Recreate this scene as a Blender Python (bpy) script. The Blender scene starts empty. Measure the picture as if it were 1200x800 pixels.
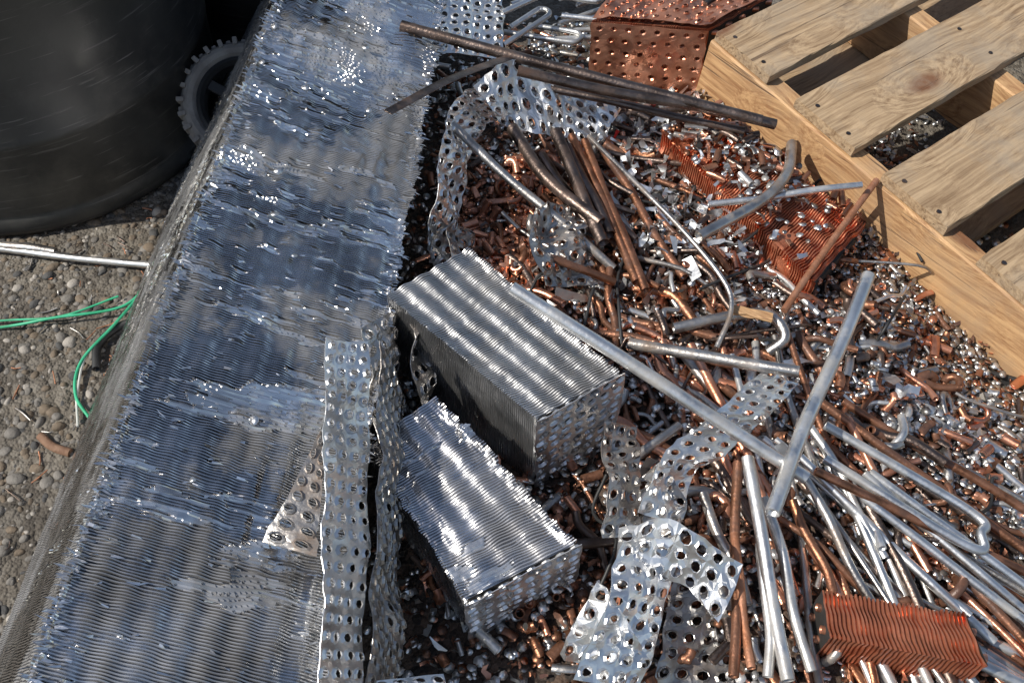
import bpy, math, random
import numpy as np
from mathutils import Vector, Matrix, Quaternion
random.seed(7); rng=np.random.default_rng(7)
U=0.0025
def G(code,z):            # survey plan code: XXXYYY in 2.5 mm units
    return np.array([(int(code[:3])-400)*U, int(code[3:])*U, z])
def V3(*a): return np.array(a,dtype=float)
def nz(v): return v/ (np.linalg.norm(v)+1e-12)

# ------------------------------------------------------------------ noise
def _h(ix,iy,s):
    n=(ix.astype(np.int64)*374761393+iy.astype(np.int64)*668265263+s*1442695041)&0xffffffff
    n=((n^(n>>13))*1274126177)&0xffffffff
    return ((n^(n>>16))&0xffff)/65535.0
def vn(x,y,s=0):
    x=np.asarray(x,float);y=np.asarray(y,float);x,y=np.broadcast_arrays(x,y)
    ix=np.floor(x);iy=np.floor(y);fx=x-ix;fy=y-iy
    fx=fx*fx*(3-2*fx);fy=fy*fy*(3-2*fy)
    a=_h(ix,iy,s);b=_h(ix+1,iy,s);c=_h(ix,iy+1,s);d=_h(ix+1,iy+1,s)
    return (a*(1-fx)+b*fx)*(1-fy)+(c*(1-fx)+d*fx)*fy
def fbm(x,y,s=0): return .55*vn(x,y,s)+.28*vn(x*2.1,y*2.1,s+1)+.17*vn(x*4.3,y*4.3,s+2)
def sst(a,b,x):
    t=np.clip((x-a)/(b-a),0,1); return t*t*(3-2*t)

# ------------------------------------------------------------------ mesh builder
class MB:
    def __init__(s): s.V=[];s.F=[];s.n=0
    def add(s,v,faces,mat=0):
        v=np.asarray(v,float).reshape(-1,3)
        for f in faces:
            f=np.asarray(f,int)
            if f.ndim==1: f=f[None]
            s.F.append((f+s.n,mat))
        s.V.append(v); s.n+=len(v)
    def build(s,name,mats,smooth=False,parent=None):
        me=bpy.data.meshes.new(name)
        V=np.concatenate(s.V)
        li=[];lt=[];mi=[]
        for f,m in s.F:
            li.append(f.reshape(-1)); lt.append(np.full(len(f),f.shape[1])); mi.append(np.full(len(f),m))
        li=np.concatenate(li);lt=np.concatenate(lt);mi=np.concatenate(mi)
        ls=np.concatenate([[0],np.cumsum(lt)[:-1]])
        me.vertices.add(len(V)); me.vertices.foreach_set('co',V.reshape(-1))
        me.loops.add(len(li)); me.loops.foreach_set('vertex_index',li)
        me.polygons.add(len(lt)); me.polygons.foreach_set('loop_start',ls); me.polygons.foreach_set('loop_total',lt)
        for m in mats: me.materials.append(m)
        me.polygons.foreach_set('material_index',mi)
        me.polygons.foreach_set('use_smooth',np.full(len(lt),smooth))
        me.update(calc_edges=True); me.validate()
        ob=bpy.data.objects.new(name,me); bpy.context.scene.collection.objects.link(ob)
        if parent: ob.parent=parent
        return ob
def grid_faces(n,m,wrap=False):
    i=np.arange(n-1)[:,None]; j=np.arange(m if wrap else m-1)[None]
    j2=(j+1)%m
    return np.stack([i*m+j,i*m+j2,(i+1)*m+j2,(i+1)*m+j],-1).reshape(-1,4)
def empty(name):
    e=bpy.data.objects.new(name,None); bpy.context.scene.collection.objects.link(e); return e

# ------------------------------------------------------------------ materials
def newmat(name):
    m=bpy.data.materials.new(name); m.use_nodes=True
    nt=m.node_tree; b=nt.nodes['Principled BSDF']; return m,nt,b
def N(nt,t,**k):
    n=nt.nodes.new(t)
    for a,v in k.items(): setattr(n,a,v)
    return n
def metal(name,c1,c2,rough=.25,metallic=1.,scale=40,bump=.15,bscale=120,dirt=None,dirt_amt=.5,dth=(.5,.68)):
    m,nt,b=newmat(name); L=nt.links.new
    tc=N(nt,'ShaderNodeTexCoord')
    n1=N(nt,'ShaderNodeTexNoise'); n1.inputs['Scale'].default_value=scale; n1.inputs['Detail'].default_value=5
    L(tc.outputs['Object'],n1.inputs['Vector'])
    r=N(nt,'ShaderNodeValToRGB'); r.color_ramp.elements[0].position=.35; r.color_ramp.elements[1].position=.65
    r.color_ramp.elements[0].color=(*c1,1); r.color_ramp.elements[1].color=(*c2,1)
    L(n1.outputs['Fac'],r.inputs['Fac'])
    col=r.outputs['Color']
    rr=N(nt,'ShaderNodeMapRange'); rr.inputs['To Min'].default_value=max(.05,rough-.12); rr.inputs['To Max'].default_value=rough+.2
    n2=N(nt,'ShaderNodeTexNoise'); n2.inputs['Scale'].default_value=scale*.6; n2.inputs['Detail'].default_value=6
    L(tc.outputs['Object'],n2.inputs['Vector']); L(n2.outputs['Fac'],rr.inputs['Value'])
    L(rr.outputs['Result'],b.inputs['Roughness'])
    b.inputs['Metallic'].default_value=metallic
    if dirt:
        n3=N(nt,'ShaderNodeTexNoise'); n3.inputs['Scale'].default_value=scale*.35; n3.inputs['Detail'].default_value=8; n3.inputs['Roughness'].default_value=.7
        L(tc.outputs['Object'],n3.inputs['Vector'])
        r3=N(nt,'ShaderNodeMapRange'); r3.inputs['From Min'].default_value=dth[0]; r3.inputs['From Max'].default_value=dth[1]; r3.inputs['To Max'].default_value=dirt_amt
        L(n3.outputs['Fac'],r3.inputs['Value'])
        mx=N(nt,'ShaderNodeMix',data_type='RGBA'); L(r3.outputs['Result'],mx.inputs['Factor']); L(col,mx.inputs['A']); mx.inputs['B'].default_value=(*dirt,1)
        col=mx.outputs['Result']
        iv=N(nt,'ShaderNodeMath',operation='MULTIPLY_ADD'); L(r3.outputs['Result'],iv.inputs[0]); iv.inputs[1].default_value=-metallic; iv.inputs[2].default_value=metallic
        L(iv.outputs[0],b.inputs['Metallic'])
    L(col,b.inputs['Base Color'])
    n4=N(nt,'ShaderNodeTexNoise'); n4.inputs['Scale'].default_value=bscale; n4.inputs['Detail'].default_value=4
    L(tc.outputs['Object'],n4.inputs['Vector'])
    bp=N(nt,'ShaderNodeBump'); bp.inputs['Strength'].default_value=bump; bp.inputs['Distance'].default_value=.004
    L(n4.outputs['Fac'],bp.inputs['Height']); L(bp.outputs['Normal'],b.inputs['Normal'])
    return m
M_alu=metal('aluminium_tube',(.6,.6,.59),(.8,.8,.79),.36,1,30,.14,150,dirt=(.24,.21,.17),dirt_amt=.65,dth=(.48,.64))
M_fin=metal('aluminium_fin',(.6,.6,.61),(.85,.85,.86),.22,1,18,.22,60,dirt=(.12,.1,.08),dirt_amt=.45)
M_fin2=metal('aluminium_fin_dull',(.5,.5,.5),(.7,.7,.7),.38,1,25,.2,90,dirt=(.16,.14,.12),dirt_amt=.55)
M_foil=metal('aluminium_fin_slab',(.62,.61,.6),(.92,.92,.92),.08,1,10,.02,90,dirt=(.03,.022,.016),dirt_amt=.6,dth=(.48,.6))
M_sheet=metal('aluminium_sheet',(.7,.7,.7),(.88,.88,.87),.32,1,25,.35,45,dirt=(.3,.28,.25),dirt_amt=.5)
M_steel=metal('dark_steel',(.12,.09,.075),(.22,.17,.145),.34,1,35,.25,200,dirt=(.07,.035,.02),dirt_amt=.9)
M_grey=metal('grey_steel',(.35,.33,.31),(.55,.53,.5),.35,1,35,.2,200,dirt=(.16,.1,.06),dirt_amt=.8)
M_cop=metal('copper',(.58,.24,.14),(.82,.42,.28),.3,1,30,.2,150,dirt=(.15,.06,.035),dirt_amt=.75,dth=(.46,.64))
M_cfin=metal('copper_fin',(.62,.19,.09),(.88,.34,.19),.34,1,30,.3,90,dirt=(.16,.055,.03),dirt_amt=.8,dth=(.42,.6))
M_bro=metal('brown_copper',(.26,.12,.065),(.45,.21,.125),.38,1,40,.25,200,dirt=(.065,.035,.025),dirt_amt=.9,dth=(.45,.62))
M_rust=metal('rusty_rod',(.38,.16,.08),(.46,.23,.14),.5,.6,60,.4,200,dirt=(.2,.08,.04),dirt_amt=.9)
M_dark=metal('painted_cavity_shade',(.02,.018,.016),(.03,.028,.026),.7,0,40,.1)  # near-black colour painting in the shade inside tubes and behind plate holes
M_black=metal('black_plastic',(.022,.022,.021),(.04,.039,.036),.42,0,9,.1,70,dirt=(.13,.12,.1),dirt_amt=.45)
M_hose=metal('black_rubber_hose',(.012,.012,.012),(.03,.03,.03),.5,0,9,.1,70)
M_rub=metal('grey_rubber',(.22,.2,.18),(.32,.3,.27),.8,0,30,.3,200)
M_green=metal('green_insulation',(.02,.3,.14),(.05,.45,.24),.4,0,30,.05)
M_white=metal('white_insulation',(.5,.5,.46),(.65,.65,.6),.5,0,30,.05)
M_red=metal('red_plastic',(.6,.02,.02),(.7,.04,.03),.35,0,30,.05)

def add_scratches(m):
    nt=m.node_tree; b=nt.nodes['Principled BSDF']; L=nt.links.new
    tc=N(nt,'ShaderNodeTexCoord'); src=b.inputs['Base Color'].links[0].from_socket; prev=src
    for sc_,ro in (((3,3,90),.35),((4,4,70),-.5)):
        mp=N(nt,'ShaderNodeMapping'); mp.inputs['Scale'].default_value=sc_; mp.inputs['Rotation'].default_value=(ro,ro*.6,0); L(tc.outputs['Object'],mp.inputs['Vector'])
        n=N(nt,'ShaderNodeTexNoise'); n.inputs['Scale'].default_value=2.2; n.inputs['Detail'].default_value=3; L(mp.outputs['Vector'],n.inputs['Vector'])
        r=N(nt,'ShaderNodeMapRange'); r.inputs['From Min'].default_value=.64; r.inputs['From Max'].default_value=.7; r.inputs['To Max'].default_value=.4; L(n.outputs['Fac'],r.inputs['Value'])
        mx=N(nt,'ShaderNodeMix',data_type='RGBA'); L(r.outputs['Result'],mx.inputs['Factor']); L(prev,mx.inputs['A']); mx.inputs['B'].default_value=(.2,.19,.18,1); prev=mx.outputs['Result']
    L(prev,b.inputs['Base Color'])
add_scratches(M_black)

def gravel_mat():
    m,nt,b=newmat('gravel_dirt'); L=nt.links.new
    tc=N(nt,'ShaderNodeTexCoord')
    v=N(nt,'ShaderNodeTexVoronoi'); v.inputs['Scale'].default_value=75; L(tc.outputs['Object'],v.inputs['Vector'])
    v2=N(nt,'ShaderNodeTexVoronoi'); v2.inputs['Scale'].default_value=190; L(tc.outputs['Object'],v2.inputs['Vector'])
    sep=N(nt,'ShaderNodeSeparateColor'); L(v.outputs['Color'],sep.inputs['Color'])
    r=N(nt,'ShaderNodeValToRGB'); e=r.color_ramp.elements
    e[0].color=(.05,.042,.033,1); e[1].color=(.21,.19,.16,1); x=e.new(.5); x.color=(.11,.092,.072,1)
    L(sep.outputs['Red'],r.inputs['Fac'])
    n=N(nt,'ShaderNodeTexNoise'); n.inputs['Scale'].default_value=9; n.inputs['Detail'].default_value=8; L(tc.outputs['Object'],n.inputs['Vector'])
    r2=N(nt,'ShaderNodeValToRGB'); r2.color_ramp.elements[0].position=.4; r2.color_ramp.elements[1].position=.6
    r2.color_ramp.elements[0].color=(.055,.046,.035,1); r2.color_ramp.elements[1].color=(.155,.135,.105,1); L(n.outputs['Fac'],r2.inputs['Fac'])
    mx=N(nt,'ShaderNodeMix',data_type='RGBA'); mx.inputs['Factor'].default_value=.5; L(r.outputs['Color'],mx.inputs['A']); L(r2.outputs['Color'],mx.inputs['B'])
    at=N(nt,'ShaderNodeAttribute',attribute_name='heap')
    mx2=N(nt,'ShaderNodeMix',data_type='RGBA'); L(at.outputs['Fac'],mx2.inputs['Factor']); L(mx.outputs['Result'],mx2.inputs['A'])
    r5=N(nt,'ShaderNodeValToRGB'); r5.color_ramp.elements[0].color=(.015,.012,.01,1); r5.color_ramp.elements[1].color=(.11,.07,.048,1); L(sep.outputs['Green'],r5.inputs['Fac']); L(r5.outputs['Color'],mx2.inputs['B'])
    L(mx2.outputs['Result'],b.inputs['Base Color'])
    b.inputs['Roughness'].default_value=.85
    ad=N(nt,'ShaderNodeMath',operation='MULTIPLY_ADD'); L(v2.outputs['Distance'],ad.inputs[0]); ad.inputs[1].default_value=.5; L(v.outputs['Distance'],ad.inputs[2])
    bp=N(nt,'ShaderNodeBump',invert=True); bp.inputs['Strength'].default_value=.8; bp.inputs['Distance'].default_value=.008; L(ad.outputs[0],bp.inputs['Height'])
    L(bp.outputs['Normal'],b.inputs['Normal'])
    return m
M_grav=gravel_mat()
def stone(name,c):
    return metal(name,tuple(x*.7 for x in c),tuple(x*1.15 for x in c),.8,0,60,.4,250)
M_st=[stone('stone_grey',(.18,.165,.145)),stone('stone_brown',(.15,.115,.08)),stone('stone_dark',(.07,.068,.065)),stone('stone_pale',(.33,.3,.26))]

def wood(name,ang,c_lo,c_hi,stain):
    m,nt,b=newmat(name); L=nt.links.new
    tc=N(nt,'ShaderNodeTexCoord')
    rt=N(nt,'ShaderNodeVectorRotate',rotation_type='Z_AXIS'); rt.inputs['Angle'].default_value=-ang; L(tc.outputs['Object'],rt.inputs['Vector'])
    mk=N(nt,'ShaderNodeMapping'); mk.inputs['Scale'].default_value=(3.6,8,8); L(rt.outputs['Vector'],mk.inputs['Vector'])
    vk=N(nt,'ShaderNodeTexVoronoi'); vk.inputs['Scale'].default_value=1.; L(mk.outputs['Vector'],vk.inputs['Vector'])
    mp=N(nt,'ShaderNodeMapping'); mp.inputs['Scale'].default_value=(1.5,70,70); L(rt.outputs['Vector'],mp.inputs['Vector'])
    nd=N(nt,'ShaderNodeTexNoise'); nd.inputs['Scale'].default_value=4; L(rt.outputs['Vector'],nd.inputs['Vector'])
    mad=N(nt,'ShaderNodeVectorMath',operation='MULTIPLY_ADD'); L(nd.outputs['Color'],mad.inputs[0]); mad.inputs[1].default_value=(2,3,3); L(mp.outputs['Vector'],mad.inputs[2])
    kb=N(nt,'ShaderNodeMapRange'); kb.inputs['From Min'].default_value=0; kb.inputs['From Max'].default_value=.45; kb.inputs['To Min'].default_value=3.5; kb.inputs['To Max'].default_value=0; L(vk.outputs['Distance'],kb.inputs['Value'])
    ad=N(nt,'ShaderNodeVectorMath',operation='ADD'); L(mad.outputs[0],ad.inputs[0]); L(kb.outputs['Result'],ad.inputs[1])
    n=N(nt,'ShaderNodeTexNoise'); n.inputs['Scale'].default_value=1.7; n.inputs['Detail'].default_value=8; n.inputs['Roughness'].default_value=.7; L(ad.outputs[0],n.inputs['Vector'])
    r=N(nt,'ShaderNodeValToRGB'); e=r.color_ramp.elements; e[0].position=.36;e[1].position=.6
    e[0].color=(*c_lo,1); e[1].color=(*c_hi,1)
    L(n.outputs['Fac'],r.inputs['Fac'])
    kr=N(nt,'ShaderNodeMapRange'); kr.inputs['From Min'].default_value=.09; kr.inputs['From Max'].default_value=.2; kr.inputs['To Min'].default_value=.85; kr.inputs['To Max'].default_value=0
    L(vk.outputs['Distance'],kr.inputs['Value'])
    mx=N(nt,'ShaderNodeMix',data_type='RGBA'); L(kr.outputs['Result'],mx.inputs['Factor']); L(r.outputs['Color'],mx.inputs['A']); mx.inputs['B'].default_value=(.14,.05,.018,1)
    ns=N(nt,'ShaderNodeTexNoise'); ns.inputs['Scale'].default_value=6; ns.inputs['Detail'].default_value=9; ns.inputs['Roughness'].default_value=.7; L(tc.outputs['Object'],ns.inputs['Vector'])
    sr=N(nt,'ShaderNodeMapRange'); sr.inputs['From Min'].default_value=.46; sr.inputs['From Max'].default_value=.62; sr.inputs['To Max'].default_value=.6; L(ns.outputs['Fac'],sr.inputs['Value'])
    mx2=N(nt,'ShaderNodeMix',data_type='RGBA'); L(sr.outputs['Result'],mx2.inputs['Factor']); L(mx.outputs['Result'],mx2.inputs['A']); mx2.inputs['B'].default_value=(*stain,1)
    mc=N(nt,'ShaderNodeMapping'); mc.inputs['Scale'].default_value=(1.1,90,90); L(rt.outputs['Vector'],mc.inputs['Vector'])
    nc=N(nt,'ShaderNodeTexNoise'); nc.inputs['Scale'].default_value=1.3; nc.inputs['Detail'].default_value=2; L(mc.outputs['Vector'],nc.inputs['Vector'])
    cr=N(nt,'ShaderNodeMapRange'); cr.inputs['From Min'].default_value=.66; cr.inputs['From Max'].default_value=.72; cr.inputs['To Max'].default_value=.75; L(nc.outputs['Fac'],cr.inputs['Value'])
    mx3=N(nt,'ShaderNodeMix',data_type='RGBA'); L(cr.outputs['Result'],mx3.inputs['Factor']); L(mx2.outputs['Result'],mx3.inputs['A']); mx3.inputs['B'].default_value=(.1,.06,.035,1)
    L(mx3.outputs['Result'],b.inputs['Base Color']); b.inputs['Roughness'].default_value=.7
    sb=N(nt,'ShaderNodeMath',operation='SUBTRACT'); L(n.outputs['Fac'],sb.inputs[0]); L(cr.outputs['Result'],sb.inputs[1])
    bp=N(nt,'ShaderNodeBump'); bp.inputs['Strength'].default_value=.7; bp.inputs['Distance'].default_value=.002; L(sb.outputs[0],bp.inputs['Height']); L(bp.outputs['Normal'],b.inputs['Normal'])
    return m

# ------------------------------------------------------------------ ground
def heap(x,y):
    x=np.asarray(x,float);y=np.asarray(y,float)
    return np.exp(-(((x-.26)/.47)**4+((y-.95)/.8)**4))
def mh(x,y):
    return .105*heap(x,y)+.018*(fbm(np.asarray(x)*9+5,np.asarray(y)*9+5,3)-.5)*(.3+heap(x,y))
c=np.concatenate([[-80,-30,-12,-5,-2.6],np.linspace(-1.6,1.6,400),[2.6,5,12,30,80]])
cy=c+1.0
X,Y=np.meshgrid(c,cy,indexing='ij')
Z=np.where((abs(X)<1.7)&(abs(Y-1)<1.7),mh(X,Y)+.004*vn(X*60,Y*60,9),0)
mb=MB(); mb.add(np.stack([X,Y,Z],-1),[grid_faces(len(c),len(cy))])
g=mb.build('gravel_ground',[M_grav],True)
a=g.data.attributes.new('heap','FLOAT','POINT'); a.data.foreach_set('value',np.clip(heap(X,Y)*1.6,0,1).reshape(-1))
def gz(x,y): return float(mh(x,y))

# ------------------------------------------------------------------ primitive makers
def catmull(P,n=8):
    P=[np.asarray(p,float) for p in P]
    if len(P)==2:
        return np.array([P[0]+(P[1]-P[0])*t for t in np.linspace(0,1,n+1)])
    Q=[2*P[0]-P[1]]+P+[2*P[-1]-P[-2]]; out=[]
    for i in range(1,len(Q)-2):
        for k in range(n):
            t=k/n; a,b,c_,d=Q[i-1],Q[i],Q[i+1],Q[i+2]
            out.append(.5*((2*b)+(c_-a)*t+(2*a-5*b+4*c_-d)*t*t+(3*b-a-3*c_+d)*t**3))
    out.append(P[-1]); return np.array(out)
def frames(C):
    T=np.gradient(C,axis=0); T/=np.linalg.norm(T,axis=1)[:,None]+1e-12
    up=np.array([0,0,1.]) if abs(T[0][2])<.9 else np.array([1.,0,0])
    n=np.cross(T[0],up); n/=np.linalg.norm(n); NN=[n]
    for i in range(1,len(C)):
        n=n-T[i]*np.dot(n,T[i]); n/=np.linalg.norm(n)+1e-12; NN.append(n)
    NN=np.array(NN); return T,NN,np.cross(T,NN)
def tube_into(mb,C,r,mat=0,cav=1,ns=12,hollow=True,dent=.04,flat=None):
    C=np.asarray(C,float); T,A,Bv=frames(C); k=len(C)
    th=np.linspace(0,2*math.pi,ns,endpoint=False)
    sd=rng.integers(1000)
    L=np.concatenate([[0],np.cumsum(np.linalg.norm(np.diff(C,axis=0),axis=1))])
    rad=r*(1+dent*2*(vn(L[:,None]/(r*5)+sd,th[None]*1.0,sd)-.5))
    fa=flat if flat else 1.
    ring=C[:,None]+rad[...,None]*(np.cos(th)[None,:,None]*A[:,None]+np.sin(th)[None,:,None]*Bv[:,None]*fa)
    mb.add(ring,[grid_faces(k,ns,True)],mat)
    for e,sg in ((0,1),(-1,-1)):
        c0=C[e]; t=T[e]*sg; dirs=np.cos(th)[:,None]*A[e]+np.sin(th)[:,None]*Bv[e]*fa
        if hollow:
            rr=[c0+dirs*r, c0-t*r*.05+dirs*r*.9, c0+dirs*r*.8, c0+t*r*2.5+dirs*r*.78]
            ar=np.array(rr); mb.add(ar,[grid_faces(4,ns,True)],mat)
            mb.add(rr[3],[np.arange(ns)],cav)  # plug across the bore, its dark colour stands in for inner shade
        else: mb.add(c0+dirs*r,[np.arange(ns)],mat)
def tube(name,P,r,mat,bendamt=.004,n=10,**k):
    P=[np.asarray(p,float) for p in P]
    if len(P)==2 and bendamt:
        d=P[1]-P[0]; m1=P[0]+d*.35+rng.normal(0,bendamt,3); m2=P[0]+d*.7+rng.normal(0,bendamt,3); P=[P[0],m1,m2,P[1]]
    mb=MB(); tube_into(mb,catmull(P,n),r,0,1,**k)
    return mb.build(name,[mat,M_dark],True)
def box_into(mb,o,ex,ey,ez,mat=0,bev=.002,seg=1,wob=0):
    ux,uy,uz=nz(ex),nz(ey),nz(ez); lx,ly,lz=[np.linalg.norm(q) for q in (ex,ey,ez)]
    nx=max(1,int(seg)); xs=np.linspace(0,1,nx+1)
    prof=[(bev,0),(ly-bev,0),(ly,bev),(ly,lz-bev),(ly-bev,lz),(bev,lz),(0,lz-bev),(0,bev)]
    R=[]
    for i,x in enumerate(xs):
        w=wob*(rng.random(8)-.5) if wob else np.zeros(8)
        R.append([o+ux*lx*x+uy*(p[0]+w[j])+uz*(p[1]+w[j]*.5) for j,p in enumerate(prof)])
    R=np.array(R); mb.add(R,[grid_faces(nx+1,8,True)],mat)
    mb.add(R[0],[np.arange(8)[::-1]],mat); mb.add(R[-1],[np.arange(8)],mat)

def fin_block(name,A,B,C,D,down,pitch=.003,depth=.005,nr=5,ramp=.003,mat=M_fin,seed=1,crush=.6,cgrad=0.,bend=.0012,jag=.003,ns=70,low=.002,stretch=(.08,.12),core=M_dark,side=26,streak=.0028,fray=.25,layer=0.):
    A,B,C,D,down=[np.asarray(q,float) for q in (A,B,C,D,down)]
    L=np.linalg.norm(D-A); W=np.linalg.norm(B-A); Hh=np.linalg.norm(down); nf=int(L/pitch)
    s=np.concatenate([np.zeros(side),np.linspace(0,1,ns),np.ones(side)])
    t=np.concatenate([np.linspace(1,0,side+1)[:-1],np.zeros(ns),np.linspace(0,1,side+1)[1:]])
    K=len(s)
    wv=nz(B-A); dv=nz(down)
    inn=np.zeros((K,3)); 
    inn[s<=.0001]+=wv; inn[s>=.9999]-=wv; inn[t<=.0001]+=dv
    q=np.concatenate([-(np.linspace(1,0,side+1)[:-1])*Hh,np.linspace(0,W,ns),W+np.linspace(0,1,side+1)[1:]*Hh])
    uu=(np.arange(nf)[:,None]+np.array([0,.42,.46,.96])[None]).reshape(-1)*pitch/L
    gd=np.tile([0,0,1,1],nf).astype(float)
    fin=np.repeat(np.arange(nf),4)
    al=uu*L
    u=uu[:,None]; S=s[None]; Tt=t[None]
    P=(1-u)[...,None]*((1-S)[...,None]*A+S[...,None]*B)+u[...,None]*((1-S)[...,None]*D+S[...,None]*C)+Tt[...,None]*down
    top=(t<.0001).astype(float)[None]
    n1=fbm(al[:,None]/stretch[0]+q[None]*3,q[None]/stretch[1],seed)
    rj=vn(fin[:,None]*.5+.5,q[None]/.035,seed+5)-.5
    cr=crush+cgrad*u+.12*(1-top)
    cm=sst(cr-.012,cr+.018,n1+fray*rj)
    ns_=1-cm
    lowf=low*(.25+.75*top)
    out=-ramp*.5*(1-np.cos(2*math.pi*nr*S))*top*(1-cm*.5)
    out=out+lowf*2*(fbm(al[:,None]/.07,q[None]/.09,seed+9)-.5)*(1+.8*cm)
    out=out+(vn(fin[:,None]*1.0+.5,q[None]/.012,seed+21)-.5)*pitch*.5*ns_
    # laid-over bundles of fins: smooth ramps like overlapping shingles, long across the slab
    wob=q[None]*6+.9*vn(al[:,None]/.05,q[None]/.06,seed+60)
    sh=(al[:,None]/.017+wob)%1.0
    sh2=(al[:,None]/.0075+wob*2.1+1.7*vn(al[:,None]/.03,q[None]/.05,seed+61))%1.0
    amp=vn(al[:,None]/.04,q[None]/.05,seed+62)
    out=out+cm*streak*((sh-.5)*.35*amp+(sh2-.5)*.16)
    out=out-cm*depth*.3
    out=out+layer*(1-top)*np.sin(q[None]*2*math.pi/.013)
    dc=np.minimum(abs(q),abs(q-W))[None]
    out=out+jag*(vn(fin[:,None]*.45,q[None]/.004,seed+30)-.35)*np.exp(-dc/.008)
    ins=gd[:,None]*depth*(1-cm*.985)
    shift=bend*2*(vn(fin[:,None]*.3,q[None]/.02,seed+40)-.5)
    ax=nz(D-A)
    P=P+(ins-out)[...,None]*inn[None]+shift[...,None]*ax
    mb=MB(); mb.add(P,[grid_faces(len(uu),K)],0)
    mb.add(P[0],[np.arange(K)],1); mb.add(P[-1],[np.arange(K)[::-1]],1)  # end caps; the default dark core paints shade behind the plate holes
    return mb.build(name,[mat,core],False)

def interp(C,t):
    L=np.concatenate([[0],np.cumsum(np.linalg.norm(np.diff(C,axis=0),axis=1))]); L/=L[-1]
    return np.stack([np.interp(t,L,C[:,k]) for k in range(3)],-1)
def perf_into(mb,Lp,Rp,pitch=.022,hr=.33,lift=.003,crum=.006,mat=0,seed=0,ragged=0,off_=.08):
    CL=catmull(Lp,8);CR=catmull(Rp,8)
    len_=(np.linalg.norm(np.diff(CL,axis=0),axis=1).sum()+np.linalg.norm(np.diff(CR,axis=0),axis=1).sum())/2
    wid=np.mean(np.linalg.norm(CL-CR,axis=1))
    nc=max(1,round(wid/(pitch*1.08))); nrw=max(2,round(len_/pitch))
    def S(a,b):
        a=np.clip(a,0,1); l=interp(CL,a); r=interp(CR,a); p=l*(1-b)[...,None]+r*b[...,None]
        e=1e-3; l2=interp(CL,np.clip(a+e,0,1));r2=interp(CR,np.clip(a+e,0,1)); l1=interp(CL,np.clip(a-e,0,1)); r1=interp(CR,np.clip(a-e,0,1))
        T=(l2*(1-b)[...,None]+r2*b[...,None])-(l1*(1-b)[...,None]+r1*b[...,None]); W=r-l
        n=np.cross(W,T); n/=np.linalg.norm(n,axis=-1)[...,None]+1e-12
        if n[...,2].mean()<0: n=-n
        x=a*len_;y=b*wid
        cr=crum*2*(fbm(x/.05+seed,y/.045+seed,seed)-.5)
        cr=cr+crum*.8*abs(((x*1.0+y*.7+seed*.013)/.055)%2-1)
        return p+n*cr[...,None],n
    out8=[(-.5,-.5),(0,-.5),(.5,-.5),(.5,0),(.5,.5),(0,.5),(-.5,.5),(-.5,0)]
    oa=np.array([o[0] for o in out8]);ob=np.array([o[1] for o in out8]); th=np.arctan2(ob,oa)
    i,j=np.meshgrid(np.arange(nrw),np.arange(nc),indexing='ij'); i=i.reshape(-1);j=j.reshape(-1)
    keep=rng.random(len(i))>ragged; i=i[keep];j=j[keep]
    off=np.where(i%2==0,off_,-off_)
    k=len(i)
    ca=(i+.5)[:,None]; cb=(j+.5)[:,None]
    rings=[]
    a=(ca+oa[None])/nrw; b=(cb+ob[None])/nc
    eb=.005/wid*(vn(a*len_/.012,b*9,seed+3)-.5)*((b<.01)|(b>.99))
    p,n=S(a,np.clip(b+eb,-.05,1.05)); rings.append(p)
    for rr,lf in ((hr*1.2,0.),(hr,lift*.7),(hr*.86,lift)):
        jr=rr*(1+.05*rng.normal(size=(k,1)))
        a=(ca+np.cos(th)[None]*jr)/nrw; b=(cb+off[:,None]+np.sin(th)[None]*jr)/nc
        p,n=S(a,b); rings.append(p+n*lf)
    R=np.stack(rings,1)
    base=np.arange(k)[:,None,None]*32
    gf=grid_faces(4,8,True)[None]+base
    mb.add(R.reshape(-1,3),[gf.reshape(-1,4)],mat)
def perf(name,pairs,mat=M_sheet,parent=None,**k):
    mb=MB(); perf_into(mb,[p[0] for p in pairs],[p[1] for p in pairs],**k)
    ob=mb.build(name,[mat],False,parent)
    md=ob.modifiers.new('thick','SOLIDIFY'); md.thickness=.0009
    return ob
def prs(s,zs):
    c=s.split(); pts=[G(c[i],zs[i]) for i in range(len(c))]
    return [(pts[2*i],pts[2*i+1]) for i in range(len(pts)//2)]

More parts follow.
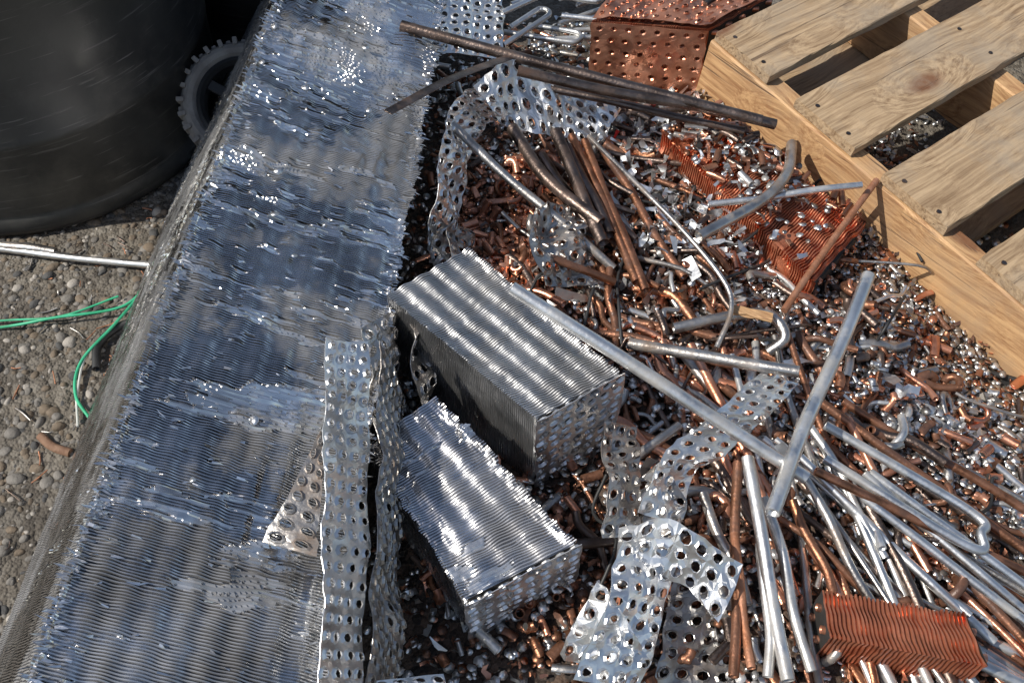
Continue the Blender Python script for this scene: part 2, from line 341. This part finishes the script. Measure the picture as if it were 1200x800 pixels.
# ------------------------------------------------------------------ big aluminium coil
bA=V3(-.372,1.66,.385);bD=V3(-.446,.275,.38);bB=V3(-.118,1.66,.27);bC=V3(-.197,.24,.265)
bdown=V3(-.25,.02,-.37)
e=empty('aluminum_fin_coil')
ob=fin_block('fin_pack',bA,bB,bC,bD,bdown,pitch=.0034,depth=.0065,nr=9,ramp=.0026,mat=M_foil,core=M_fin2,seed=3,crush=.43,cgrad=.18,bend=.001,jag=.007,ns=150,low=.004,stretch=(.075,.2),side=60,streak=.012,fray=.42,layer=.0012); ob.parent=e
mb=MB(); n=1500
up=nz(np.cross(bB-bA,bD-bA)); up=up if up[2]>0 else -up
wv=nz(bB-bA); av=nz(bD-bA)
for k in range(n):
    u=rng.random(); m=rng.random()
    if m<.5: s=abs(rng.normal(0,.014))
    elif m<.72: s=1-abs(rng.normal(0,.015))
    else: s=rng.random()
    p=(1-u)*((1-s)*bA+s*bB)+u*((1-s)*bD+s*bC)
    ln=rng.uniform(.004,.016); w=rng.uniform(.0006,.0018)
    d=nz(wv*rng.choice([-1,1])+av*rng.normal(0,.25)+up*abs(rng.normal(0,.08)))
    sd=nz(np.cross(d,up)+up*rng.normal(0,.8))
    q0=p
    pts=[q0-sd*w,q0+sd*w,q0+d*ln*.6+sd*w*.9+up*.0005,q0+d*ln+up*rng.normal(0,.001),q0+d*ln*.6-sd*w*.9+up*.0005]
    mb.add(pts,[np.arange(5)],0)
mb.build('frayed_fins',[M_fin],False,e)

# ------------------------------------------------------------------ small coils
def small(name,A,B,C,D,down,mat=M_fin2,pm=M_sheet,tm=M_grey,plates=('DC',),**k):
    e=empty(name)
    f=fin_block('fin_pack',A,B,C,D,down,mat=mat,**k); f.parent=e
    A,B,C,D,down=[np.asarray(q,float) for q in (A,B,C,D,down)]
    ax=nz(D-A); wv=nz(B-A)
    if 'DC' in plates: perf('end_plate',[(D+ax*.006-wv*.003,C+ax*.006+wv*.003),(D+ax*.006+down-wv*.003,C+ax*.006+down+wv*.003)],mat=pm,parent=e,crum=.003,pitch=.0175,seed=3,hr=.33,lift=.0045)
    if 'AD' in plates: perf('side_plate',[(A-wv*.006,D-wv*.006),(A-wv*.006+down,D-wv*.006+down)],mat=pm,parent=e,crum=.005,pitch=.024,seed=4,hr=.2)
    if 'top' in plates: perf('top_plate',[(A+V3(0,0,.008),B+V3(0,0,.008)),(D+V3(0,0,.008),C+V3(0,0,.008))],mat=pm,parent=e,crum=.007,pitch=.024,seed=5,hr=.2)
    mb=MB(); W=np.linalg.norm(B-A); H_=np.linalg.norm(down)
    nw=max(2,round(W/.026)); nh=max(2,round(H_/.03))
    for i in range(nw):
        for j in range(nh):
            s=(i+.5)/nw; tt=(j+.5)/nh
            p0=A*(1-s)+B*s+down*tt; p1=D*(1-s)+C*s+down*tt
            tube_into(mb,np.array([p0-ax*.004,(p0+p1)/2,p1+ax*.005]),.0052,0,1,ns=10)
    mb.build('tubes',[tm,M_dark],True,e)
    return e
small('aluminum_fin_coil',V3(-.169,.830,.29),V3(-.062,.918,.29),V3(.141,.714,.27),V3(.030,.644,.27),V3(.0,.0,-.17),
  nr=5,ramp=.0032,seed=11,crush=.84,pitch=.0034,depth=.0035,jag=.003,bend=.0008,low=.0025)
small('aluminum_fin_coil',V3(-.184,.632,.23),V3(-.100,.697,.24),V3(.079,.499,.22),V3(-.054,.431,.21),V3(.0,.01,-.17),
  nr=4,ramp=.003,seed=17,crush=.56,pitch=.0034,depth=.0045,jag=.006,bend=.0015,low=.005,mat=M_fin,streak=.008,fray=.4)
small('copper_fin_coil',V3(.149,1.53,.25),V3(.213,1.643,.25),V3(.505,1.628,.25),V3(.361,1.503,.25),V3(0,0,-.17),mat=M_cfin,pm=M_cop,tm=M_cop,plates=('AD','top'),
  nr=4,ramp=.003,seed=23,crush=.7,pitch=.004,depth=.004)
small('copper_fin_coil',V3(.264,1.302,.18),V3(.362,1.360,.185),V3(.576,1.090,.165),V3(.468,.969,.16),V3(0,0,-.14),mat=M_cfin,pm=M_cop,tm=M_cop,plates=(),
  nr=4,ramp=.005,seed=29,crush=.64,pitch=.005,depth=.006,low=.006,bend=.002)
small('copper_fin_coil',V3(.372,.405,.17),V3(.375,.462,.165),V3(.555,.440,.15),V3(.560,.375,.155),V3(0,0.0,-.15),mat=M_cfin,pm=M_cop,tm=M_cop,plates=(),
  nr=2,ramp=.003,seed=31,crush=.8,pitch=.0055,depth=.004,low=.004)

# ------------------------------------------------------------------ perforated plates
PN='perforated_end_plate'
perf(PN,prs('310279 329288 315229 330245 319183 333197 324121 333134',[.36,.33,.36,.3,.34,.27,.32,.22]),seed=1,pitch=.018)
perf(PN,prs('313230 316226 301198 316188 293180 318172',[.35,.34,.335,.33,.325,.33]),mat=M_grey,seed=2,pitch=.018,crum=.003)
perf(PN,prs('343656 393671 347569 392593',[.26,.22,.26,.2]),seed=3,crum=.01)
perf(PN,prs('400564 376541 378515 360502 369471 353451 364440 351414 353400 346402',[.12,.24,.2,.28,.2,.28,.18,.26,.15,.2]),seed=4,crum=.011)
perf(PN,prs('374528 392518 400551 412520 436547 449525 472539 462528',[.26,.2,.28,.18,.22,.15,.18,.12]),seed=5,crum=.012)
perf(PN,prs('414434 437452 408394 445421 421377 455394',[.19,.17,.22,.15,.18,.13]),mat=M_grey,seed=6,crum=.018)
perf(PN,prs('539310 564310 499268 512259 474247 497249 461216 483219',[.19,.16,.22,.18,.22,.18,.22,.17]),seed=7,crum=.01)
perf(PN,prs('448273 469281 445235 465244 441202 460210',[.2,.16,.22,.18,.22,.18]),mat=M_grey,seed=8,crum=.012)
perf(PN,prs('452209 450193 478207 480190 511192 500174',[.22,.17,.24,.17,.2,.15]),seed=9,crum=.012)
perf(PN,prs('452202 481205 441168 472174 426137 456140',[.21,.17,.21,.16,.21,.15]),seed=10,crum=.01)
perf(PN,prs('483199 517197 471163 510163 465142 506142',[.12,.1,.12,.09,.1,.08]),mat=M_grey,seed=11,crum=.01)
perf(PN,prs('322305 333337 326281 335304 329245 337281',[.3,.25,.28,.2,.26,.16]),mat=M_grey,seed=12,crum=.016)
perf(PN,prs('340320 349350 345290 352310 347262 356285',[.26,.22,.22,.18,.18,.13]),mat=M_grey,seed=15,crum=.018)
perf(PN,prs('336137 368146 340131 373134',[.2,.16,.2,.16]),seed=13)
perf(PN,[(G('333288',.33),G('343284',.22)),(G('334245',.3),G('343240',.2)),(G('337197',.27),G('345190',.17)),(G('337134',.22),G('346128',.1))],mat=M_grey,seed=14,pitch=.018,crum=.008)
perf(PN,[(V3(.06,.40,.13),V3(.10,.46,.2)),(V3(.10,.37,.13),V3(.13,.43,.2)),(V3(.11,.34,.14),V3(.16,.38,.13))],mat=M_sheet,seed=16,crum=.02)
perf(PN,[(V3(.16,.60,.16),V3(.20,.63,.2)),(V3(.17,.56,.18),V3(.21,.58,.17)),(V3(.16,.52,.15),V3(.2,.53,.15))],mat=M_grey,seed=17,crum=.02)
perf(PN,[(V3(.08,1.42,.16),V3(.12,1.46,.2)),(V3(.13,1.38,.18),V3(.17,1.42,.17)),(V3(.18,1.36,.15),V3(.2,1.4,.15))],mat=M_sheet,seed=18,crum=.02)
perf(PN,[(V3(-.10,1.05,.22),V3(-.08,1.10,.14)),(V3(-.11,.98,.2),V3(-.07,1.02,.13)),(V3(-.12,.93,.2),V3(-.08,.96,.13))],mat=M_grey,seed=19,crum=.02)

# ------------------------------------------------------------------ named pipes
def seq(s,zs): 
    c=s.split(); return [G(c[i],zs[i]) for i in range(len(c))]
tube('steel_pipe',seq('323576 567503',[.30,.24]),.0095,M_steel,bendamt=.002)
tube('steel_pipe',seq('404530 579509',[.29,.22]),.0092,M_steel,bendamt=.002)
tube('steel_pipe',seq('420545 560512',[.23,.2]),.007,M_steel,bendamt=.002)
tube('steel_pipe',seq('361489 465406',[.26,.14]),.0075,M_grey,bendamt=.002)
tube('aluminum_pipe',seq('400323 550240',[.33,.2]),.009,M_alu,bendamt=.002)
tube('aluminum_pipe',seq('527216 606364',[.22,.24]),.0095,M_alu,bendamt=.002)
tube('aluminum_pipe',seq('467330 556301',[.19,.22]),.0085,M_grey,bendamt=.002)
tube('steel_pipe',seq('514403 558435 580465 592503',[.22,.22,.21,.19]),.009,M_grey)
tube('aluminum_pipe',seq('527444 624449',[.19,.22]),.0055,M_alu,bendamt=.001)
tube('rusty_rod',seq('563361 639462',[.17,.2]),.0055,M_rust,hollow=False,bendamt=.001)
for s,z in (('400515 423468 457431',[.2,.19,.18]),('430511 458417',[.2,.17]),('437505 463428',[.18,.16]),('420500 450440',[.17,.15])):
    tube('steel_pipe',seq(s,z),.0105,M_steel,bendamt=.002)
for s,z in (('442521 478391',[.17,.15]),('451516 483384',[.17,.15]),('464516 510402',[.15,.13])):
    tube('copper_tube',seq(s,z),.0075,M_bro,bendamt=.002)
tube('bent_wire',seq('453511 478459 506412 528377 530357 520336',[.19,.21,.21,.19,.18,.16]),.004,M_grey,hollow=False)
tube('flat_strap',seq('326451 362500 400552',[.36,.33,.28]),.009,M_steel,hollow=False,flat=.15)
tube('aluminum_pipe',seq('643322 692290',[.08,.05]),.0085,M_alu,bendamt=.001)
tube('aluminum_hairpin_tube',seq('568261 636216 645223 643236 572281',[.16,.13,.13,.13,.165]),.0065,M_alu)
tube('aluminum_hairpin_tube',seq('585240 668172 678178 674190 592255',[.15,.1,.1,.1,.15]),.006,M_alu)
for i,(s,z) in enumerate((('591306 688244',[.13,.08]),('589254 666183',[.15,.09]),('560251 673204',[.17,.1]),('630327 697265',[.1,.05]),('575300 680215',[.15,.09]),('555262 640170',[.16,.1]))):
    tube(['copper_tube','aluminum_pipe'][i%2],seq(s,z),.0062,[M_bro,M_alu][i%2],bendamt=.002)
for i,(s,z) in enumerate((('522252 527143',[.2,.16]),('519254 503146',[.18,.15]),('524209 519146',[.17,.15]),('546236 561191',[.16,.13]),('554246 582184',[.17,.12]),('501242 517184',[.15,.13]),('530235 541150',[.17,.14]),('512215 512150',[.17,.15]))):
    tube(['aluminum_pipe','copper_tube'][i in (1,3,7)],seq(s,z),[.0085,.0065,.0065,.006,.006,.007,.007,.0055][i],[M_alu,M_bro,M_alu,M_bro,M_grey,M_grey,M_alu,M_rust][i])
tube('return_bend',seq('498357 540365 557359 563347 554342',[.14,.15,.16,.15,.13]),.0085,M_grey)
for s,z in (('447360 537331',[.12,.13]),('454380 524353',[.12,.13]),('421394 464391',[.2,.15])):
    tube('copper_tube',seq(s,z),.0065,M_bro)
for k in range(9):
    x0=rng.uniform(-.05,.13); y0=rng.uniform(1.52,1.72); a0=rng.uniform(-.5,.5)+(0 if k%2 else .4); l=rng.uniform(.1,.2); R=rng.uniform(.012,.02)
    d=V3(math.cos(a0),math.sin(a0),0); nn=V3(-d[1],d[0],0); c0=V3(x0,y0,.16+.01*k)
    P=[c0,c0+d*l*.5,c0+d*l,c0+d*(l+R*1.0)+nn*R*.3,c0+d*(l+R*1.3)+nn*R,c0+d*(l+R)+nn*R*1.7,c0+d*l+nn*2*R,c0+d*l*.4+nn*2*R]
    tube('aluminum_hairpin_tube',P,.0055,M_alu,n=5)
tube('black_cable',[V3(.05,1.66,.24),V3(.2,1.72,.3),V3(.34,1.66,.3),V3(.38,1.6,.27),V3(.36,1.57,.26)],.005,M_hose,hollow=False)

# ------------------------------------------------------------------ heaps (masses)
def elbow_pts(R,leg,n=7):
    a=np.linspace(0,math.pi,n)
    P=[[R,-leg,0]]+[[R*math.cos(t),R*math.sin(t),0] for t in a]+[[-R,-leg,0]]
    return np.array(P)
def rotm(tilt,yaw,roll=0): 
    return np.array(Matrix.Rotation(yaw,3,'Z')@Matrix.Rotation(tilt,3,'X')@Matrix.Rotation(roll,3,'Y'))
PM=[M_alu,M_cop,M_bro,M_steel,M_grey,M_dark,M_sheet,M_red,M_hose]
hb=MB()
def rt(x,y,L,ang,z,r,mat,dz=-.02,bend=.004):
    d=V3(math.cos(ang),math.sin(ang),0); a_=V3(x,y,z)-d*L/2; b_=V3(x,y,z)+d*L/2
    a_[2]-=dz/2; b_[2]+=dz/2
    a_[2]=max(a_[2],gz(a_[0],a_[1])+.006); b_[2]=max(b_[2],gz(b_[0],b_[1])+.006)
    P=[a_,a_+(b_-a_)*.35+rng.normal(0,bend,3),a_+(b_-a_)*.7+rng.normal(0,bend,3),b_]
    tube_into(hb,catmull(P,4),r,mat,5,ns=9)
for k in range(85):
    x=rng.uniform(.3,.8);y=rng.uniform(.33,.70)-.25*(x-.55)
    ang=rng.normal(-.62,.22) if (rng.random()<.45 and x>.42) else rng.normal(-1.35,.18)
    if x>.55: ang=rng.normal(-.65,.18)
    rt(x,y,rng.uniform(.12,.38),ang,gz(x,y)+rng.uniform(.0,.035),rng.choice([.004,.005,.006,.0075]),int(rng.choice([0,0,1,2,2,4,3])),-.03)
for k in range(90):
    x=rng.uniform(.02,.36);y=rng.uniform(.75,1.35)
    rt(x,y,rng.uniform(.05,.2),rng.normal(-1.0,.5),gz(x,y)+rng.uniform(.0,.03),rng.choice([.004,.005,.0065,.008]),int(rng.choice([1,2,2,3,3,4])),rng.normal(0,.02),.006)
for k in range(105):
    x=rng.uniform(.1,.66);y=rng.uniform(.55,1.05)
    rt(x,y,rng.uniform(.03,.13),rng.uniform(0,3.1),gz(x,y)+rng.uniform(.0,.03),rng.choice([.0035,.005,.006,.0075]),int(rng.choice([0,1,2,2,3,3,4])),rng.normal(0,.02),.005)
for k in range(34):
    x=rng.uniform(.05,.72);y=rng.uniform(.5,1.4)
    rt(x,y,rng.uniform(.08,.2),rng.uniform(0,3.1),gz(x,y)+rng.uniform(.02,.04),.0025,int(rng.choice([8,8,4,3])),rng.normal(0,.02),.015)
for k in range(14):
    x=rng.uniform(.1,.4);y=rng.uniform(1.12,1.45)
    rt(x,y,rng.uniform(.1,.22),rng.normal(-.5,.35),gz(x,y)+rng.uniform(.02,.05),rng.choice([.005,.007]),3,rng.normal(0,.02),.006)
hb.build('tube_heap',PM,True)

db=MB()
th8=np.linspace(0,2*math.pi,9,endpoint=False)
def place(n,fn,xr,yr,zr=(.0,.02),dens=None):
    c_=0
    while c_<n:
        x=rng.uniform(*xr);y=rng.uniform(*yr)
        if dens is not None and rng.random()>dens(x,y): continue
        z=gz(x,y)+rng.uniform(*zr); fn(V3(x,y,z)); c_+=1
def disc(p,mats=(0,6,6,4,2)):
    r=rng.uniform(.0035,.008); R=rotm(rng.normal(0,.35),rng.uniform(0,6.3),rng.normal(0,.3))
    el=rng.uniform(.8,1); up_=rng.normal(0,.0008)
    rad=r*(1+rng.normal(0,.05,9))
    top=np.stack([np.cos(th8)*rad,np.sin(th8)*rad*el,.0006+up_*np.cos(th8*2)],-1); bot=top-[0,0,.0012]
    v=np.concatenate([top,bot])@R.T+p
    i=np.arange(9); m=int(rng.choice(mats))
    db.add(v,[i,np.stack([i,i+9,(i+1)%9+9,(i+1)%9],-1)],m)
def shred(p,mats=(6,6,0,1,4),s=1.):
    k=rng.integers(3,6); L=rng.uniform(.008,.03)*s; w=rng.uniform(.002,.008)*s; R=rotm(rng.normal(0,.8),rng.uniform(0,6.3),rng.normal(0,.8))
    t=np.linspace(-.5,.5,k); zz=rng.normal(0,.12,(k,2))*L
    v=np.stack([np.stack([t*L,np.full(k,-w/2)+rng.normal(0,w*.2,k),zz[:,0]],-1),np.stack([t*L,np.full(k,w/2)+rng.normal(0,w*.2,k),zz[:,1]],-1)],1).reshape(-1,3)
    db.add(v@R.T+p+V3(0,0,.004),[grid_faces(k,2)],int(rng.choice(mats)))
def stub(p,mats=(0,1,1,2,2,2,3,4)):
    L=rng.uniform(.01,.04); r=rng.uniform(.003,.0075); R=rotm(rng.normal(0,.4),rng.uniform(0,6.3))
    fl=rng.choice([1.,1.,.6,.35])
    C=np.array([[-L/2,0,0],[0,0,rng.normal(0,.002)],[L/2,0,0]])@R.T+p+V3(0,0,r)
    tube_into(db,C,r,int(rng.choice(mats)),5,ns=8,dent=.12,flat=fl)
def elbow(p,mats=(1,1,2,2,2,4)):
    R=rotm(rng.normal(0,.8),rng.uniform(0,6.3),rng.normal(0,.6)); q=elbow_pts(rng.uniform(.008,.02),rng.uniform(.003,.02))
    q=q[:rng.integers(5,10)]@R.T+p+V3(0,0,.008)
    tube_into(db,q,rng.uniform(.0045,.0075),int(rng.choice(mats)),5,ns=9,dent=.05)
full=lambda x,y: float(np.clip(heap(x,y)*1.3+.12,0,1))
place(7800,disc,(-.2,1.05),(.25,1.9),dens=full)
place(3800,lambda p:disc(p,(0,6,6,4,4,2)),(.35,.85),(.6,1.2),zr=(0,.016))
place(3200,lambda p:disc(p,(1,2,2,3)),(-.1,.8),(.4,1.4),zr=(0,.018),dens=full)
place(2000,shred,(-.2,1.05),(.25,1.9),dens=full)
place(1300,lambda p:shred(p,(1,2,2,3),.8),(-.15,.85),(.3,1.5),dens=full)
place(800,lambda p:shred(p,(6,6,0),1.3),(.1,.42),(1.05,1.5),zr=(.01,.04))
place(36,lambda p:shred(p,(6,),2.4),(.05,.6),(.6,1.45),zr=(.02,.04))
place(1000,stub,(-.15,.95),(.25,1.8),dens=full)
place(110,elbow,(0,.7),(.3,1.35),zr=(0,.025),dens=full)
place(40,lambda p:elbow(p,(1,1,2)),(-.1,.14),(1.0,1.3),zr=(0,.02))
place(200,lambda p:stub(p,(1,1,2)),(-.1,.14),(1.0,1.3),zr=(0,.02))
place(800,lambda p:disc(p,(1,2,2)),(-.1,.14),(1.0,1.3),zr=(0,.02))
place(5,lambda p:shred(p,(7,),1.2),(.17,.3),(1.3,1.45),zr=(.03,.04))
ca,cb,cc,cd=V3(.264,1.302,.18),V3(.362,1.360,.185),V3(.576,1.090,.165),V3(.468,.969,.16)
for k in range(300):
    u=rng.beta(1,1.8); s=rng.random(); p=(1-u)*((1-s)*ca+s*cb)+u*((1-s)*cd+s*cc)+V3(0,0,.004+rng.random()*.008)
    [disc,shred,disc,disc,stub][rng.integers(5)](p)
for k in range(16):
    u=rng.random(); s=rng.random(); p=(1-u)*((1-s)*bA+s*bB)+u*((1-s)*bD+s*bC)+V3(0,0,.005)
    disc(p,(0,6))
db.build('scrap_debris',PM,True)

# gravel stones
bpy.ops.mesh.primitive_ico_sphere_add(subdivisions=2,radius=1); o=bpy.context.object
ico=np.array([v.co[:] for v in o.data.vertices]); icf=np.array([f.vertices[:] for f in o.data.polygons]); bpy.data.objects.remove(o)
gb=MB()
def stonef(x,y,r):
    s=rng.uniform(.6,1.2,3)*[1,1,.6]; v=ico*(1+.35*(vn(ico[:,0:1]*1.3+x*99,ico[:,1:2]*1.3+ico[:,2:3]+y*77,4)-.5))
    R=rotm(rng.normal(0,.3),rng.uniform(0,6.3)); gb.add((v*s*r)@R.T+V3(x,y,gz(x,y)+r*.15),[icf],int(rng.choice([0,0,0,1,1,2,3])))
for k in range(7000):
    x=rng.uniform(-1.2,-.4);y=rng.uniform(.3,1.6); stonef(x,y,abs(rng.normal(0,.0037))+.002)
for k in range(70): stonef(rng.uniform(-1.2,-.5),rng.uniform(.4,1.4),rng.uniform(.008,.013))
for k in range(1500): stonef(rng.uniform(.6,1.1),rng.uniform(.35,1.1),abs(rng.normal(0,.003))+.002)
gb.build('gravel_stones',M_st,True)
lb=MB()
for k in range(130):
    x=rng.uniform(-1.1,-.5);y=rng.uniform(.4,1.3); a0=rng.uniform(0,6.3); L=rng.uniform(.008,.04)
    d=V3(math.cos(a0),math.sin(a0),0)*L; p=V3(x,y,gz(x,y)+.007)
    tube_into(lb,catmull([p,p+d*.5+rng.normal(0,.002,3),p+d],3),rng.uniform(.0007,.0018),int(rng.choice([0,1,2])),1,ns=5,hollow=False)
lb.build('ground_litter',[M_rust,M_steel,M_grey],True)

# ------------------------------------------------------------------ pallet (one end resting on the heap, tilted)
E=V3(.585,-.802,-.116); Nn=V3(.808,.589,0); E=nz(E-Nn*np.dot(E,Nn)/np.dot(Nn,Nn)); Nn=nz(Nn)
Zv=np.cross(E,Nn); O=V3(.366,1.480,.26)
angE=math.atan2(E[1],E[0]); angN=math.atan2(Nn[1],Nn[0])
W_b=wood('pallet_board_wood',angN,(.2,.125,.065),(.45,.32,.19),(.29,.24,.18)); W_s=wood('pallet_stringer_wood',angE,(.28,.14,.06),(.55,.34,.165),(.37,.25,.15))
pe=empty('wooden_pallet')
for i,(s0,s1) in enumerate(((0,.137),(.203,.341),(.405,.541),(.607,.745),(.81,.95))):
    mb=MB(); dz=rng.normal(0,.001); box_into(mb,O+E*s0+Nn*.004+Zv*(-.02+dz),Nn*.85,E*(s1-s0),Zv*.02,bev=.002,seg=30,wob=.003)
    o=mb.build('deck_board_%d'%(i+1),[W_b],False,pe)
for i,off in enumerate((0,.38,.80)):
    mb=MB(); box_into(mb,O+Nn*off-E*.004-Zv*.152,E*.96,Nn*.042,Zv*.13,bev=.003,seg=30,wob=.002)
    mb.build('stringer_%d'%(i+1),[W_s],False,pe)
for i,(s0,s1) in enumerate(((.02,.15),(.41,.54),(.82,.94))):
    mb=MB(); box_into(mb,O+E*s0+Nn*.01-Zv*.172,Nn*.83,E*(s1-s0),Zv*.018,bev=.002,seg=8,wob=.002)
    mb.build('bottom_board_%d'%(i+1),[W_b],False,pe)
mb=MB()
for s in (.03,.105,.235,.31,.435,.51,.635,.72):
    for off in (.02,.40):
        p=O+E*s+Nn*(off+rng.normal(0,.003))+Zv*.0018
        t=np.linspace(0,2*math.pi,10,endpoint=False); v=np.cos(t)[:,None]*.004*E+np.sin(t)[:,None]*.004*Nn+p
        mb.add(np.concatenate([v,v-Zv*.002]),[np.arange(10),np.stack([np.arange(10),np.arange(10)+10,(np.arange(10)+1)%10+10,(np.arange(10)+1)%10],-1)],0)
mb.build('nail_heads',[M_steel],False,pe)
mb=MB(); box_into(mb,V3(.325,.90,.165),V3(.06,-.02,.006),V3(.004,.014,.0),V3(0,0,.006),seg=5,wob=.004,bev=.001); mb.build('wood_splinter',[W_s],False)

# ------------------------------------------------------------------ bins and wheel
def bin_(name,cx,cy,r,h):
    prof=[(0,0.004),(r-.02,0.004),(r-.004,.01),(r,.022),(r,.05),(r-.003,.054),(r,.06),(r+.006,.2),(r+.009,.204),(r+.009,.216),(r+.007,.22),(r+.02,h-.05),(r+.045,h-.045),(r+.05,h-.02),(r+.045,h),(r+.03,h),(r+.02,h-.01),(r+.0,.1),(r-.03,.03),(0,.03)]
    t=np.linspace(0,2*math.pi,96,endpoint=False)
    v=np.array([[ [cx+p[0]*math.cos(a),cy+p[0]*math.sin(a),p[1]] for a in t] for p in prof])
    w=1+.006*np.sin(t*3+1)[None,:]*(np.array([p[1] for p in prof])>.06)[:,None]
    v[...,0]=cx+(v[...,0]-cx)*w; v[...,1]=cy+(v[...,1]-cy)*w
    mb=MB(); mb.add(v,[grid_faces(len(prof),96,True)],0)
    return mb.build(name,[M_black],True)
bin_('plastic_drum',-.95,1.56,.35,.62)
bin_('plastic_drum',-.50,2.08,.33,.62)
mb=MB(); R0=.1; t=np.linspace(0,2*math.pi,96,endpoint=False); ph=np.linspace(0,2*math.pi,12,endpoint=False)
v=np.array([[[ (R0+.017*math.cos(b))*math.cos(a),(R0+.017*math.cos(b))*math.sin(a),.022*math.sin(b)] for b in ph] for a in t])
f=grid_faces(96,12,True); i=np.arange(12); f2=np.stack([95*12+i,95*12+(i+1)%12,(i+1)%12,i],-1)
mb.add(v,[f,f2],0)
for k in range(52):
    a=k/52*2*math.pi; d=V3(math.cos(a),math.sin(a),0); tt=V3(-d[1],d[0],0); z=V3(0,0,1); sg=1 if k%2 else -1
    box_into(mb,d*(R0+.006)-tt*.0045+z*(-.022 if sg<0 else -.006),z*.03,tt*.008,d*.014,0,bev=.001)
v=np.array([[[rr*math.cos(a),rr*math.sin(a),zz] for a in t] for rr,zz in ((.085,.016),(.078,.018),(.072,.01),(.07,-.01))])
mb.add(v,[grid_faces(4,96,True)],1)
for k in range(5):
    a=k/5*2*math.pi; d=V3(math.cos(a),math.sin(a),0); tt=V3(-d[1],d[0],0)
    box_into(mb,-tt*.01-V3(0,0,.004),d*.075,tt*.02,V3(0,0,.01),1,bev=.002)
w=mb.build('toothed_wheel',[M_rub,M_hose],False)
w.location=(-.505,1.445,.13); w.rotation_mode='QUATERNION'; w.rotation_quaternion=Vector((.1,-.55,.8)).to_track_quat('Z','Y')

# ------------------------------------------------------------------ left side bits
tube('metal_conduit',[V3(-1.1,1.2,.02),V3(-.924,1.176,.018),V3(-.78,1.15,.02),V3(-.60,1.128,.02)],.0065,M_alu,bendamt=0)
tube('metal_conduit',[V3(-.98,1.19,.03),V3(-.82,1.165,.02)],.008,M_grey)
tube('green_wire',[V3(-1.05,.97,.01),V3(-.864,.998,.012),V3(-.777,1.012,.02),V3(-.669,1.036,.02),V3(-.627,1.086,.03),V3(-.60,1.14,.02)],.0025,M_green,hollow=False)
tube('green_wire',[V3(-.62,1.10,.03),V3(-.665,1.0,.025),V3(-.707,.925,.015),V3(-.70,.86,.012),V3(-.660,.809,.01)],.0025,M_green,hollow=False)
tube('green_wire',[V3(-1.05,.99,.012),V3(-.87,1.012,.012),V3(-.77,1.02,.014),V3(-.68,1.06,.02)],.002,M_green,hollow=False)
tube('white_wire',[V3(-.64,1.02,.02),V3(-.70,.95,.014),V3(-.70,.87,.01),V3(-.68,.80,.01)],.002,M_white,hollow=False)
tube('black_hose',[V3(-.60,1.02,.02),V3(-.66,1.0,.015),V3(-.69,.96,.012),V3(-.68,.91,.012)],.007,M_hose)
tube('rusty_rod',[V3(-.735,.785,.006),V3(-.71,.765,.007),V3(-.68,.755,.005)],.007,metal('earthy_rust',(.16,.085,.05),(.22,.13,.08),.8,0,60,.5,200),hollow=False)
tube('rusty_rod',[V3(-.68,.58,.01),V3(-.60,.7,.02)],.003,M_grey,hollow=False)
tube('black_hose',[V3(.70,.93,.03),V3(.67,.90,.035),V3(.70,.87,.03),V3(.77,.87,.02),V3(.86,.9,.02)],.007,M_hose)
tube('black_hose',[V3(.68,.91,.02),V3(.75,.895,.03),V3(.84,.86,.03)],.005,M_hose)
mb=MB()
bpy.ops.mesh.primitive_ico_sphere_add(subdivisions=4,radius=1); o=bpy.context.object
i4=np.array([q.co[:] for q in o.data.vertices]); f4=np.array([q.vertices[:] for q in o.data.polygons]); bpy.data.objects.remove(o)
d=1+.7*(fbm(i4[:,0]*4+i4[:,2]*3,i4[:,1]*4-i4[:,2]*2,8)-.5)
mb.add(i4*d[:,None]*[.035,.03,.022]+V3(.725,.635,.04),[f4],0); mb.build('crumpled_aluminum_foil',[M_sheet],False)

# ------------------------------------------------------------------ light
S=Vector((-.72,-.20,.80)).normalized()
sun=bpy.data.lights.new('sun','SUN'); sun.energy=5.0; sun.angle=math.radians(.5); sun.color=(1,.95,.87)
so=bpy.data.objects.new('sun',sun); so.rotation_mode='QUATERNION'; so.rotation_quaternion=S.to_track_quat('Z','Y'); so.location=(-3,-1,4); bpy.context.scene.collection.objects.link(so)
w=bpy.data.worlds.new('World'); bpy.context.scene.world=w; w.use_nodes=True
nt=w.node_tree; bg=nt.nodes['Background']; sk=nt.nodes.new('ShaderNodeTexSky'); sk.sky_type='NISHITA'; sk.sun_disc=False
hs=nt.nodes.new('ShaderNodeHueSaturation'); hs.inputs['Saturation'].default_value=.85
sk.sun_elevation=math.asin(S.z); sk.sun_rotation=math.atan2(S.x,S.y); nt.links.new(sk.outputs[0],hs.inputs['Color']); nt.links.new(hs.outputs[0],bg.inputs['Color']); bg.inputs['Strength'].default_value=.12

cam=bpy.data.cameras.new('camera'); cam.lens=33; cam.sensor_width=36; cam.clip_start=.05; cam.clip_end=300
co=bpy.data.objects.new('camera',cam); co.location=(0,0,1.25); co.rotation_euler=(math.radians(38),0,0); bpy.context.scene.collection.objects.link(co)
sc=bpy.context.scene; sc.camera=co
sc.view_settings.view_transform='Standard'; sc.view_settings.look='None'; sc.view_settings.exposure=0
